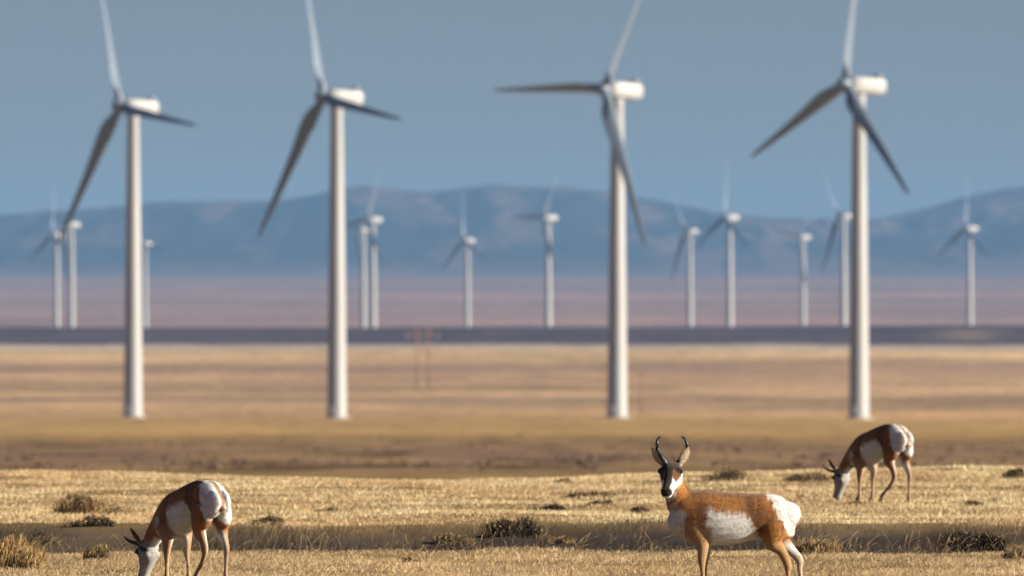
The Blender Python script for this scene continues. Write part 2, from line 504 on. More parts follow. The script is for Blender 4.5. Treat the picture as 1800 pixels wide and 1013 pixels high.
for sx in (-4.9, 0, 4.9):
    V, Fc = rings([((sx, 0, 16.4), Xv * .12, Yv * .12), ((sx, 0, 16.9), Xv * .2, Yv * .2), ((sx, 0, 17.4), Xv * .2, Yv * .2), ((sx, 0, 17.8), Xv * .1, Yv * .1)], 10)
    mesh_obj('insulator', V, Fc, M_insul, arm)
x, d = pole_x(1127, 3350), 3350.0
r = empty('utility_pole', (x, d, float(H(x, d)) - .2))
tag(r, 'small reddish wooden utility pole beside the tower base of a tall turbine', 'utility pole')
V, Fc = rings([((0, 0, 0), Xv * .24, Yv * .24), ((0, 0, 10.5), Xv * .15, Yv * .15)], 12)
mesh_obj('pole', V, Fc, M_wood, r)
arm = mesh_obj('crossarm', *box_mesh(-1.3, 1.3, -.12, .12, 9.5, 9.8), M_wood, r, smooth=False)
for sx in (-1.1, 0, 1.1):
    V, Fc = rings([((sx, 0, 9.8), Xv * .06, Yv * .06), ((sx, 0, 10.0), Xv * .1, Yv * .1), ((sx, 0, 10.2), Xv * .04, Yv * .04)], 8)
    mesh_obj('insulator', V, Fc, M_insul, arm)

# ------------------------------------------------------------------ pronghorns
fur, t, b = new_mat('pronghorn_coat')
at = N(t, 'ShaderNodeAttribute', attribute_name='tint')
tc = N(t, 'ShaderNodeTexCoord')
mp = N(t, 'ShaderNodeMapping'); mp.inputs['Scale'].default_value = (28, 90, 60)
t.links.new(tc.outputs['Object'], mp.inputs['Vector'])
nz = N(t, 'ShaderNodeTexNoise'); nz.inputs['Scale'].default_value = 1; nz.inputs['Detail'].default_value = 5
t.links.new(mp.outputs[0], nz.inputs['Vector'])
mr = N(t, 'ShaderNodeMapRange'); mr.inputs['From Min'].default_value = .3; mr.inputs['From Max'].default_value = .7
mr.inputs['To Min'].default_value = .88; mr.inputs['To Max'].default_value = 1.10
t.links.new(nz.outputs['Fac'], mr.inputs['Value'])
mx = N(t, 'ShaderNodeMix', data_type='RGBA', blend_type='MULTIPLY'); mx.inputs['Factor'].default_value = 1
t.links.new(at.outputs['Color'], mx.inputs['A']); t.links.new(mr.outputs[0], mx.inputs['B'])
t.links.new(mx.outputs['Result'], b.inputs['Base Color'])
b.inputs['Roughness'].default_value = .8
b.inputs['Specular IOR Level'].default_value = .15
b.inputs['Sheen Weight'].default_value = .15
bp = N(t, 'ShaderNodeBump'); bp.inputs['Strength'].default_value = .2; bp.inputs['Distance'].default_value = .008
t.links.new(nz.outputs['Fac'], bp.inputs['Height']); t.links.new(bp.outputs[0], b.inputs['Normal'])

M_horn = mat_plain('horn_keratin', (.022, .018, .015), .45, 60, .35, bump=.4, stretch=(1, 1, .3))
M_hoof = mat_plain('hoof_keratin', (.02, .018, .016), .5, 40, .2)
M_eye = mat_plain('dark_eye', (.008, .006, .005), .08, 10, .1)

TAN0 = np.array((.295, .132, .036)); DTAN0 = np.array((.115, .052, .024)); WHT = np.array((.58, .58, .575)); BLK = np.array((.018, .014, .012))
LEGT0 = np.array((.30, .185, .088)); GRY = np.array((.14, .105, .08))

class Loft:
    def __init__(s, name, st, power=2.2):
        """st: list of (center, half width, half depth, lateral vector)"""
        s.name = name
        # densify with Catmull-Rom
        pts = []
        P = [np.array(list(q[0]) + [q[1], q[2]] + list(q[3]), float) for q in st]
        for i in range(len(P) - 1):
            p0 = P[max(i - 1, 0)]; p1 = P[i]; p2 = P[i + 1]; p3 = P[min(i + 2, len(P) - 1)]
            for k in range(5):
                u = k / 5
                q = .5 * ((2 * p1) + (-p0 + p2) * u + (2 * p0 - 5 * p1 + 4 * p2 - p3) * u * u + (-p0 + 3 * p1 - 3 * p2 + p3) * u ** 3)
                pts.append(q)
        pts.append(P[-1])
        s.P = np.array(pts)
        s.P[:, 3:5] = np.maximum(s.P[:, 3:5], .006)
        C = s.P[:, :3]
        tn = np.gradient(C, axis=0); tn /= np.linalg.norm(tn, axis=1)[:, None] + 1e-9
        lat = s.P[:, 5:8]
        lat = lat - (lat * tn).sum(1)[:, None] * tn
        lat /= np.linalg.norm(lat, axis=1)[:, None] + 1e-9
        dor = np.cross(tn, lat)
        s.C, s.tn, s.lat, s.dor = C, tn, lat, dor
        s.w, s.h = s.P[:, 3], s.P[:, 4]
        s.power = power
    def mesh(s, n=22):
        sec = [(s.C[i], Vector(s.lat[i]) * s.w[i], Vector(s.dor[i]) * s.h[i]) for i in range(len(s.C))]
        return rings(sec, n, True, s.power)
    def coords(s, P):
        """for points P: (normalised distance, t, a, b) with a lateral and b dorsal in -1..1"""
        best = None
        D = ((P[:, None, :] - s.C[None]) ** 2).sum(-1)
        # weigh by size so that thick stations reach farther
        D = D / (np.minimum(s.w, s.h)[None] ** 2 + 1e-4)
        i = D.argmin(1)
        v = P - s.C[i]
        a = (v * s.lat[i]).sum(1) / s.w[i]; bb = (v * s.dor[i]).sum(1) / s.h[i]; c = (v * s.tn[i]).sum(1) / np.minimum(s.w[i], s.h[i])
        nd = np.sqrt(a * a + bb * bb + c * c * .6)
        return nd, i / (len(s.C) - 1.0), a, bb

def V3(*a): return np.array(a, float)

def pronghorn(loc, yaw, label, pose, name='pronghorn'):
    root = empty(name, loc, yaw)
    tag(root, label, 'pronghorn', 'pronghorns on the meadow')
    LY = V3(0, 1, 0)
    arch = pose.get('arch', lambda x: 0.0)
    TR = [(-.51, .69, .04, .035), (-.485, .685, .085, .09), (-.42, .668, .14, .150), (-.30, .682, .16, .178), (-.16, .672, .165, .192), (0, .655, .178, .214),
          (.14, .655, .178, .224), (.28, .665, .162, .226), (.395, .675, .140, .200), (.475, .670, .112, .140), (.535, .69, .06, .06)]
    dp = pose.get('deep', 1.0)
    TR = [(x, z + arch(x) + h_ * (1 - dp), w_, h_ * dp) for x, z, w_, h_ in TR]
    wf = pose.get('width', 1.0)
    lofts = [Loft('trunk', [((x, 0, z), w_ * wf, h_, LY) for x, z, w_, h_ in TR], 2.25)]
    lofts.append(Loft('neck', pose['neck'], 2.0))
    # head
    hp, hd, hl = pose['head']
    hd = hd / np.linalg.norm(hd); hl = hl - hd * hl.dot(hd); hl /= np.linalg.norm(hl)
    up = np.cross(hd, hl)            # dorsal side of the head
    k = pose.get('headk', 1.0)
    hs = [(-.035, .045, .045, 0), (-.01, .068, .072, 0), (.04, .080, .090, -.005), (.085, .080, .092, -.008), (.13, .064, .078, -.008), (.18, .050, .060, -.008),
          (.23, .043, .050, -.006), (.27, .043, .046, -.004), (.295, .036, .036, -.004), (.308, .018, .018, -.004)]
    lofts.append(Loft('head', [(hp + hd * s_ * k + up * o_ * k, w_ * k, h_ * k, hl) for s_, w_, h_, o_ in hs], 2.2))
    for sg, e in ((1, pose['ear_l']), (-1, pose['ear_r'])):
        b0 = hp + hd * .012 * k + hl * sg * .058 * k + up * .038 * k
        e = e / np.linalg.norm(e)
        fl = np.cross(e, hd); fl /= np.linalg.norm(fl)   # broad side of the ear
        L = .165 * k
        lofts.append(Loft('ear', [(b0 - e * .02, .016, .014, fl), (b0 + e * L * .15, .022, .014, fl), (b0 + e * L * .4, .041, .0125, fl), (b0 + e * L * .7, .035, .010, fl), (b0 + e * L * .9, .014, .009, fl), (b0 + e * L, .006, .007, fl)], 2.0))
    legs = []
    for kind, pts in pose['legs']:
        if kind == 'f':
            rad = [(.075, .115), (.062, .085), (.040, .055), (.027, .033), (.0175, .020), (.0165, .018), (.021, .024), (.019, .022)]
        else:
            rad = [(.085, .150), (.080, .125), (.056, .078), (.034, .044), (.026, .036), (.0175, .022), (.0165, .019, .92), (.021, .024), (.019, .022)]
        legs.append((kind, pts))
        lofts.append(Loft('leg' + kind, [(np.array(p), r_[0], r_[1], LY) for p, r_ in zip(pts, rad)], 2.0))
    # short tail
    rz_ = TR[1][1]
    for sg in (1, -1):
        lofts.append(Loft('trunk_lobe', [((-.36, sg * .060 * wf, rz_ + .01), .072 * wf, .12, LY), ((-.44, sg * .060 * wf, rz_ - .012), .068 * wf, .124, LY), ((-.495, sg * .056 * wf, rz_ - .035), .052 * wf, .102, LY), ((-.525, sg * .050 * wf, rz_ - .05), .026 * wf, .055, LY)], 2.0))
    lofts.append(Loft('tail', [((-.47, 0, rz_ + .045), .022, .018, LY), ((-.51, 0, rz_ + .02), .026, .018, LY), ((-.530, 0, rz_ - .03), .022, .014, LY), ((-.534, 0, rz_ - .07), .008, .008, LY)], 2.0))
    bmV, bmF = [], []
    for l in lofts:
        V, Fc = l.mesh()
        o_ = len(bmV)
        bmV += V; bmF += [tuple(i + o_ for i in f) for f in Fc]
    # jaw, brow and nostril volumes
    def blob(c, r_):
        o_ = len(bmV)
        V, Fc = rings([(c + Vector((0, 0, r_ * math.sin(a))), Xv * r_ * math.cos(a), Yv * r_ * math.cos(a)) for a in np.linspace(-1.5, 1.5, 7)], 10)
        bmV.extend(V); bmF.extend([tuple(i + o_ for i in f) for f in Fc])
    for sg in (1, -1):
        blob(Vector(hp + hd * .075 * k + hl * sg * .058 * k + up * .042 * k), .030 * k)
        blob(Vector(hp + hd * .06 * k + hl * sg * .04 * k - up * .065 * k), .036 * k)
        blob(Vector(hp + hd * .275 * k + hl * sg * .022 * k + up * .018 * k), .022 * k)
    body = mesh_obj('body', bmV, bmF, fur, root)
    bm = bmesh.new(); bm.from_mesh(body.data)
    bmesh.ops.recalc_face_normals(bm, faces=bm.faces)
    bm.to_mesh(body.data); bm.free()
    md = body.modifiers.new('remesh', 'REMESH'); md.mode = 'VOXEL'; md.voxel_size = .0075; md.use_smooth_shade = True
    sm = body.modifiers.new('smooth', 'SMOOTH'); sm.factor = .5; sm.iterations = 7
    dg = bpy.context.evaluated_depsgraph_get()
    me = bpy.data.meshes.new_from_object(body.evaluated_get(dg))
    me.name = 'body'
    old = body.data
    body.modifiers.clear(); body.data = me
    bpy.data.meshes.remove(old)
    n = len(me.vertices)
    P = np.empty(n * 3, np.float32); me.vertices.foreach_get('co', P); P = P.reshape(-1, 3).astype(float)
    Nn = np.empty(n * 3, np.float32); me.vertices.foreach_get('normal', Nn); Nn = Nn.reshape(-1, 3).astype(float)
    nzv = np.array([mnoise.noise(Vector((p[0] * 16, p[1] * 16, p[2] * 26))) for p in P]) * .6 + np.array([mnoise.noise(Vector((p[0] * 45, p[1] * 45, p[2] * 70))) for p in P]) * .5
    cd = [l.coords(P) for l in lofts]
    nd = np.stack([c[0] for c in cd], 1)
    names = [l.name for l in lofts]
    C = np.zeros((n, 3))
    x, y, z = P[:, 0], P[:, 1], P[:, 2]
    zr = z - np.array([arch(v) for v in np.clip(x, -.6, .6)])      # height as if the back were level
    def mixc(A, B, m): return A * (1 - m[:, None]) + B * m[:, None]
    # --- trunk and neck region colour
    fr_ = np.array([mnoise.noise(Vector((p[0] * 55, p[1] * 10, p[2] * 8))) for p in P])
    e = nzv * .034 + fr_ * .030
    ck = pose.get('coat', 1.0)
    TAN = TAN0 * ck; DTAN = DTAN0 * ck; LEGT = LEGT0 * (.4 + .6 * ck)
    c0 = np.tile(TAN, (n, 1))
    c0 = mixc(c0, np.tile(DTAN, (n, 1)), np.clip(.45 * sstep(-.2, .6, nzv) + .35 * sstep(-.1, .5, fr_) + .55 * sstep(.80, .88, zr) * sstep(-.45, -.3, x), 0, 1) * (x < .45))
    side_top = .700 + .03 * sstep(.05, .22, x) - .035 * sstep(-.02, -.14, x)
    dkp = 1.15 * np.exp(-(((x + .17 + .25 * (.74 - zr)) / .085) ** 2 + ((zr - .72) / .12) ** 2)) + 1.0 * np.exp(-(((x - .31) / .075) ** 2 + ((zr - .70) / .10) ** 2))
    dkp = np.clip(dkp * (1 + nzv * .9 + fr_ * .7), 0, .92)
    c0 = mixc(c0, np.tile(DTAN, (n, 1)), dkp)
    # white flank, bounded by shoulder in front and haunch behind
    hb_ = -.10 - (.72 - zr) * .42         # haunch border runs back and down
    fl = sstep(-.040, .045, side_top + e - zr) * sstep(-.032, .032, x - hb_ + e) * sstep(-.035, .035, (.225 + .12 * sstep(.62, .50, zr)) - x + e)
    belly = sstep(.52, .485, zr + e * .6) * (x > -.36)
    c0 = mixc(c0, np.tile(WHT, (n, 1)), np.maximum(fl, belly))
    shl = sstep(.66, .56, zr + e * .8) * sstep(.17, .21, x) * (zr > .40)
    c0 = mixc(c0, np.tile(LEGT * 1.05, (n, 1)), shl * .8)
    chest = sstep(.40, .435, x + e) * sstep(.74, .70, zr + e)
    c0 = mixc(c0, np.tile(WHT * .9, (n, 1)), chest)
    rb = -.285 - (.845 - zr) * .50         # rump border
    rump = sstep(.012, -.012, x - rb + e * .7) * sstep(.49, .525, zr)
    stripe = sstep(.026, .014, np.abs(y) + e * .2) * sstep(.60, .64, zr)
    c0 = mixc(c0, np.tile(WHT * 1.03, (n, 1)), rump * (1 - stripe * .85))
    # haunch darker towards the flank
    hd_ = sstep(.06, 0, np.abs(x - hb_ + .05)) * (1 - fl) * sstep(.9, .8, zr) * (zr > .5)
    c0 = mixc(c0, np.tile(DTAN, (n, 1)), hd_ * .85)
    sh_ = sstep(.07, 0, np.abs(x - .25)) * (1 - fl) * sstep(.84, .76, zr) * (zr > .55)
    c0 = mixc(c0, np.tile(DTAN, (n, 1)), sh_ * .8)
    # neck
    _, tk, ak, bk = cd[1]
    fr = -bk if pose['neck_front'] < 0 else bk
    cn = np.tile(TAN * np.array((1.12, 1.15, 1.05)), (n, 1))
    cn = mixc(cn, np.tile(DTAN, (n, 1)), sstep(.55, .9, -fr))
    tw_ = pose.get('throat', .38)
    thr = sstep(tw_, tw_ + .2, fr + nzv * .22)
    bar = sstep(.045, .02, np.abs(tk - .62 - nzv * .02)) + sstep(.05, .025, np.abs(tk - .36 - nzv * .02))
    cn = mixc(cn, np.tile(WHT, (n, 1)), thr * (1 - np.clip(bar, 0, 1)))
    # head
    _, th, ah, bh = cd[2]
    ch = np.tile(WHT * pose.get('cheek', 1.0), (n, 1))
    s_ = ((P - hp) @ hd) / k; a_ = ((P - hp) @ hl) / k; u_ = ((P - hp) @ up) / k
    mk = pose['mask']
    mask = sstep(.034 - .05 * np.clip(s_ - .1, 0, .16), .024 - .05 * np.clip(s_ - .1, 0, .16), np.abs(a_) - pose.get('maskw', 0) - .012 * (s_ < .1) + nzv * .006) * sstep(-.012, .006, u_) * sstep(.02, .05, s_)
    ch = mixc(ch, np.tile(mk, (n, 1)), mask)
    tanp = sstep(.060, .040, np.abs(s_ - .12) + nzv * .008) * sstep(.026, .036, np.abs(a_)) * sstep(-.006, .012, u_)
    ch = mixc(ch, np.tile(TAN * .32, (n, 1)), tanp)
    crown = sstep(.066, .050, s_ + nzv * .01) * sstep(-.005, .02, u_)
    ch = mixc(ch, np.tile(mk * 1.3 + TAN * .04, (n, 1)), crown)
    nose = sstep(.265, .285, s_) * sstep(-.02, -.005, u_)
    ch = mixc(ch, np.tile(BLK, (n, 1)), nose)
    eyep = sstep(.036, .022, np.sqrt((s_ - .072) ** 2 + (u_ - .050) ** 2 * .8)) * (np.abs(a_) > .036)
    ch = mixc(ch, np.tile(BLK, (n, 1)), eyep)
    jaw = sstep(.034, .020, np.sqrt(((s_ - .028) * 1.5) ** 2 + ((u_ + .030) * .5) ** 2) + nzv * .006) * (np.abs(a_) > .04)
    ch = mixc(ch, np.tile(pose['jaw'], (n, 1)), jaw)
    back = sstep(.02, -.01, s_) * sstep(-.03, .0, u_)
    ch = mixc(ch, np.tile(TAN, (n, 1)), back * .7)
    # combine
    soft = np.exp(-nd * 9.0)
    cols = []
    for li, nm in enumerate(names):
        if nm.startswith('trunk'): c_ = c0
        elif nm == 'neck': c_ = cn
        elif nm == 'head': c_ = ch
        elif nm == 'tail': c_ = mixc(np.tile(TAN * .9, (n, 1)), np.tile(WHT, (n, 1)), sstep(.6, .9, np.abs(cd[li][2])))
        elif nm == 'ear':
            inner = sstep(-.1, .4, (Nn @ hd))
            c_ = mixc(np.tile(TAN * .8 + BLK * .3, (n, 1)), np.tile(np.array((.40, .33, .24)), (n, 1)), inner)
            c_ = mixc(c_, np.tile(BLK, (n, 1)), sstep(.88, .97, cd[li][1]))
        else:
            tl = cd[li][1]
            sgn = 1.0 if lofts[li].C[-1][1] > 0 else -1.0
            outer = Nn[:, 1] * sgn
            lw = mixc(np.tile(LEGT, (n, 1)), np.tile(WHT * .80, (n, 1)), sstep(.1, -.35, outer + nzv * .2) * (.35 + .65 * sstep(.30, .42, z)))
            rear = sstep(-.35, -.75, Nn[:, 0]) * sstep(.50, .60, zr + e) * sstep(.55, .2, outer)
            hi_c = mixc(c0, np.tile(TAN * .3 + LEGT * .7, (n, 1)), sstep(.66, .58, zr) * sstep(-.1, .35, outer)) if nm == 'legf' else mixc(c0, np.tile(TAN, (n, 1)), sstep(.56, .50, zr) * (1 - sstep(.1, -.35, outer)) * (1 - rump))
            if nm == 'legh': hi_c = mixc(hi_c, np.tile(WHT, (n, 1)), rear)
            c_ = mixc(hi_c, lw, sstep(.50, .40, z))
        cols.append(c_)
    W = soft / soft.sum(1)[:, None]
    for li in range(len(lofts)):
        C += cols[li] * W[:, li:li + 1]
    # sharp choice on the head so that its marks stay crisp
    hw = sstep(.0, .25, nd[:, [i for i in range(len(names)) if i != 2]].min(1) - nd[:, 2])
    C = mixc(C, ch, hw)
    lowf = np.array([mnoise.noise(Vector((p[0] * 5 + 9, p[1] * 5, p[2] * 6))) for p in P])
    C = np.clip(C * (1 + nzv[:, None] * .14 + lowf[:, None] * .16), .008, .85)
    rg = np.concatenate([C, np.ones((n, 1))], 1)
    at_ = me.color_attributes.new('tint', 'FLOAT_COLOR', 'POINT')
    at_.data.foreach_set('color', rg.astype(np.float32).ravel())
    if not me.materials: me.materials.append(fur)
    # hair: short slivers lying along the coat
    r2 = np.random.default_rng(int(abs(loc[0]) * 100) + 3)
    ii = r2.integers(0, n, 45000)
    base = P[ii] + r2.normal(0, .003, (len(ii), 3)); nn = Nn[ii]
    flow = np.tile(V3(-1, 0, -.35), (len(ii), 1))
    leg_m = (z[ii] < .46) & (nd[ii][:, 3:].min(1) < 1.6) & (nd[ii][:, 2] > 1.5)
    flow[leg_m] = V3(-.15, 0, -1)
    hm = nd[ii][:, 2] < 1.25
    flow[hm] = -hd
    nm_ = (nd[ii][:, 1] < 1.1) & ~hm
    flow[nm_] = -lofts[1].tn[len(lofts[1].tn) // 2]
    flow = flow + r2.normal(0, .22, flow.shape)
    flow = flow - (flow * nn).sum(1)[:, None] * nn
    flow /= np.linalg.norm(flow, axis=1)[:, None] + 1e-6
    sd = np.cross(nn, flow)
    hair_l = np.where(hm | leg_m, .008, .018) * r2.uniform(.6, 1.3, len(ii)) * np.where(rump[ii] > .5, 1.4, 1)
    wd = np.where(hm | leg_m, .0012, .0016)
    tip = base + flow * hair_l[:, None] + nn * (hair_l * r2.uniform(.04, .20, len(ii)))[:, None]
    HV = np.stack([base - sd * wd[:, None] - nn * .002, base + sd * wd[:, None] - nn * .002, tip], 1).reshape(-1, 3)
    HT = np.arange(len(HV)).reshape(-1, 3)
    hc_ = rg[ii] * np.concatenate([r2.uniform(.92, 1.08, (len(ii), 1)) * np.ones((1, 3)), np.ones((len(ii), 1))], 1)
    hair = tri_mesh('coat_hair', HV, HT, M_hair, root, colors=np.repeat(hc_, 3, 0))
    # horns
    for sg, pts in ((1, pose['horn_l']), (-1, pose['horn_r'])):
        st = []
        m_ = len(pts)
        for i, q in enumerate(pts):
            f_ = i / (m_ - 1.0)
            st.append((q, pose['horn_w'] * (1 - .78 * f_ ** 1.2) * .75, pose['horn_w'] * (1 - .80 * f_ ** 1.2) * 1.15, hl))
        lf = Loft('horn', st, 2.0)
        V, Fc = lf.mesh(12)
        if pose.get('prong') is not None:
            mid = np.array(pts[m_ // 2]); dv = pose['prong']
            a0 = mid - dv * .2
            V2, F2 = Loft('prong', [(a0, pose['horn_w'] * .5, pose['horn_w'] * .6, hl), (mid + dv * .5, pose['horn_w'] * .4, pose['horn_w'] * .5, hl), (mid + dv + up * .012, .004, .004, hl)], 2.0).mesh(10)
            o_ = len(V); V = V + V2; Fc = Fc + [tuple(i + o_ for i in f) for f in F2]
        mesh_obj('horn', V, Fc, M_horn, root)
    for sg in (1, -1):
        c = hp + hd * .078 * k + hl * sg * .079 * k + up * .040 * k
        bm = bmesh.new(); bmesh.ops.create_icosphere(bm, subdivisions=2, radius=.017 * k)
        me2 = bpy.data.meshes.new('eye'); bm.to_mesh(me2); bm.free(); me2.materials.append(M_eye)
        me2.polygons.foreach_set('use_smooth', np.ones(len(me2.polygons), bool))
        o = bpy.data.objects.new('eye', me2); COL.objects.link(o); o.parent = root; o.location = Vector(c)
    for kind, pts in legs:
        q = np.array(pts[-1]); 
        V, Fc = [], []
        for s2 in (-1, 1):
            c = q + V3(.012, s2 * .012, 0)
            V2, F2 = rings([((c[0] + .006, c[1], -.004), Xv * .030, Yv * .0115), ((c[0], c[1], .02), Xv * .025, Yv * .0115), ((c[0] - .008, c[1], .045), Xv * .018, Yv * .010)], 10)
            o_ = len(V); V += V2; Fc += [tuple(i + o_ for i in f) for f in F2]
        mesh_obj('hoof', V, Fc, M_hoof, root)
    return root

M_hair = mat_leaf('coat_hair', .12, 20, .08)

def leg_f(x, y, dx=0.0, top=.0):
    return [(.34, y * .85, .64 + top), (.30 + .2 * (x - .28), y, .54 + top), (x, y, .44 + top * .7), (x + .005 + dx * .3, y, .30 + top * .3), (x + dx * .6, y, .22 + top * .2), (x - .005 + dx * .8, y, .13), (x + dx, y, .07), (x + .015 + dx, y, .03)]

def leg_h(stx, hx_, hz_, fx, y, top=.0):
    return [(-.33, y * .72, .66 + top), (stx - .055, y * .92, .545 + top), (stx * .6 + hx_ * .4 + .01, y, .455 + top * .6), (stx * .3 + hx_ * .7, y * .95, .385 + top * .3), (hx_, y * .9, hz_), (hx_ * .8 + fx * .2, y * .9, hz_ * .72), (hx_ * .35 + fx * .65, y * .9, hz_ * .45), (fx, y * .9, .07), (fx + .018, y * .9, .03)]

def dist(ybase): return HC * F / (ybase - YH)

# buck, standing side-on and looking at the camera.  local +x is image left, local +y faces the camera
bd = 118.3
bx = (1290 - 900) * bd / F
LYv = V3(0, 1, 0)
hpos = V3(.512, .06, 1.065); hdir = V3(.16, .78, -.60); hlat = V3(-1, .2, 0.0)
upv = np.cross(hdir / np.linalg.norm(hdir), hlat / np.linalg.norm(hlat))
if upv[2] < 0: hlat = -hlat
hlat = hlat / np.linalg.norm(hlat)
# image-plane helper: right, up offsets from the crown, and towards-camera offset
def ip(r_, u_, f_=0.0): return hpos + V3(-r_, f_, u_)
lsg = 1 if hlat[0] < 0 else -1       # side of +hl in the image: right when hl points to -x
hr_ = [ip(.046, .045, .01), ip(.078, .085, .01), ip(.108, .13, .0), ip(.122, .175, -.01), ip(.118, .225, -.02), ip(.10, .258, -.02), ip(.078, .268, -.015)]
hl_ = [ip(-.046, .045, .03), ip(-.078, .09, .03), ip(-.108, .135, .02), ip(-.124, .18, .01), ip(-.126, .225, .0), ip(-.114, .258, .0), ip(-.096, .272, .005)]
buck = dict(
    neck=[(V3(.33, 0, .70), .125, .165, LYv), (V3(.42, 0, .775), .105, .140, LYv), (V3(.475, 0, .865), .085, .108, V3(-.25, 1, 0)), (V3(.50, .0, .95), .076, .092, V3(-.7, 1, 0)), (V3(.508, .01, 1.03), .070, .080, V3(-1, .5, 0))],
    neck_front=-1, head=(hpos, hdir, hlat),
    ear_l=V3(-.42 if lsg > 0 else .58, .0, .88), ear_r=V3(.58 if lsg > 0 else -.42, .0, .88),
    legs=[('f', leg_f(.262, .085, -.0)), ('f', leg_f(.235, -.085, .01)), ('h', leg_h(-.275, -.445, .275, -.465, .10)), ('h', leg_h(-.33, -.545, .31, -.575, -.10))],
    horn_l=hr_ if lsg > 0 else hl_, horn_r=hl_ if lsg > 0 else hr_, horn_w=.035, prong=V3(0, .055, .03), mask=BLK * 1.1, jaw=BLK, maskw=.006, throat=.12, headk=1.14, cheek=1.08)
bz_ = float(H(bx, bd))
pronghorn((bx, bd, bz_), math.pi, 'pronghorn buck with curved black horns standing side-on with its head turned', buck)

def grazing(step, hx0, fdx, horn, coat=.76):
    def arch(x):
        return .045 * math.exp(-((x + .22) / .22) ** 2) - .145 * float(sstep(-.15, .55, x))
    hp_ = V3(.745, .02, .335); hd_ = V3(.30, .03, -.95); hl2 = V3(0, 1, 0.03)
    h_ = hd_ / np.linalg.norm(hd_); u_ = np.cross(h_, hl2); u_ = u_ / np.linalg.norm(u_)
    def horn_pts(s):
        b0 = hp_ + h_ * .03 + hl2 * s * .042 + u_ * .06
        return [b0, b0 + u_ * .045 + hl2 * s * .035 - h_ * .005, b0 + u_ * .085 + hl2 * s * .075 - h_ * .01, b0 + u_ * .115 + hl2 * s * .105 - h_ * .03, b0 + u_ * .13 + hl2 * s * .115 - h_ * .06]
    return dict(arch=arch, width=.82, deep=.86,
        neck=[(V3(.33, 0, .60), .125, .165, LYv), (V3(.45, 0, .575), .102, .138, LYv), (V3(.56, 0, .51), .084, .112, LYv), (V3(.65, .01, .43), .073, .094, LYv), (V3(.725, .015, .36), .066, .080, LYv)],
        neck_front=-1, head=(hp_, hd_, hl2), headk=1.08,
        ear_l=V3(.30, .42, .85), ear_r=V3(.30, -.42, .85),
        legs=[('f', leg_f(.30, .085, .02, -.12)), ('f', leg_f(.27, -.085, fdx, -.12)), ('h', leg_h(-.25, hx0, .31, hx0 + step, .088, .03)), ('h', leg_h(-.30, -.45, .315, -.44, -.088, .03))],
        horn_l=horn_pts(1), horn_r=horn_pts(-1), horn_w=horn, prong=None, mask=GRY * .55, jaw=GRY * .35, coat=coat, cheek=.48, maskw=.022, throat=.55)  # low cheek value greys the white, putting the head's shade into its colour

gd = 122.0
gx = (339 - 900) * gd / F
th = math.radians(30)
# local +x -> world (-sin th, cos th)
pronghorn((gx, gd, float(H(gx, gd))), math.pi / 2 + th, 'grazing pronghorn with its rump turned, muzzle down in the near grass', grazing(.17, -.36, -.04, .019, .92))
gd = 164.5
gx = (1549 - 900) * gd / F
th = math.radians(34)
pronghorn((gx, gd, float(H(gx, gd))), math.pi / 2 + th, 'grazing pronghorn beyond the dark bank, one hind leg stepping forward', grazing(.24, -.37, .03, .017, .82))

# ------------------------------------------------------------------ grass
M_grass = mat_leaf('dry_grass', .42, 1.5, .16)

def blades(px_, py_, hgt, wid, lean, colr, r_, wind=.5):
    n = len(px_)
    pz = H(px_, py_) - .006
    yaw = r_.uniform(0, 2 * np.pi, n)
    wx, wy = np.cos(yaw) * wid * .5, np.sin(yaw) * wid * .5
    la = r_.uniform(0, 2 * np.pi, n)
    lx = np.cos(la) * lean + wind * lean * .8; ly = np.sin(la) * lean
    V = np.empty((n, 5, 3))
    b0 = np.stack([px_, py_, pz], -1); wv = np.stack([wx, wy, wx * 0], -1)
    mid = b0 + np.stack([lx * .5 * hgt, ly * .5 * hgt, hgt * .60], -1)
    tip = b0 + np.stack([lx * 1.25 * hgt, ly * 1.25 * hgt, hgt * (1 - .34 * np.clip(lean, 0, 2.2))], -1)
    V[:, 0] = b0 - wv; V[:, 1] = b0 + wv; V[:, 2] = mid - wv * .8; V[:, 3] = mid + wv * .8; V[:, 4] = tip
    i = np.arange(n)[:, None] * 5
    T = np.concatenate([i + np.array([[0, 1, 3]]), i + np.array([[0, 3, 2]]), i + np.array([[2, 3, 4]])], 1).reshape(-1, 3)
    cc = np.repeat(np.concatenate([colr, np.ones((n, 1))], 1), 5, 0)
    return V.reshape(-1, 3), T, cc

def straw(n, r_, x, y):
    base = np.array((.66, .475, .25)); pale = np.array((.78, .635, .41)); rust = np.array((.50, .32, .15)); grey = np.array((.38, .30, .20))
    q = r_.random((n, 1))
    c = base * (1 - q) + pale * q
    k1 = (sstep(.52, .72, fbm(x * .5, y * .18, 91, 3)) * .8)[:, None] * r_.random((n, 1))
    c = c * (1 - k1) + rust * k1
    k2 = (r_.random((n, 1)) < .14) * .8
    c = c * (1 - k2) + grey * k2
    pt = .70 + .60 * fbm(x * .8, y * .35, 95, 4)
    return c * r_.uniform(.78, 1.04, (n, 1)) * pt[:, None]

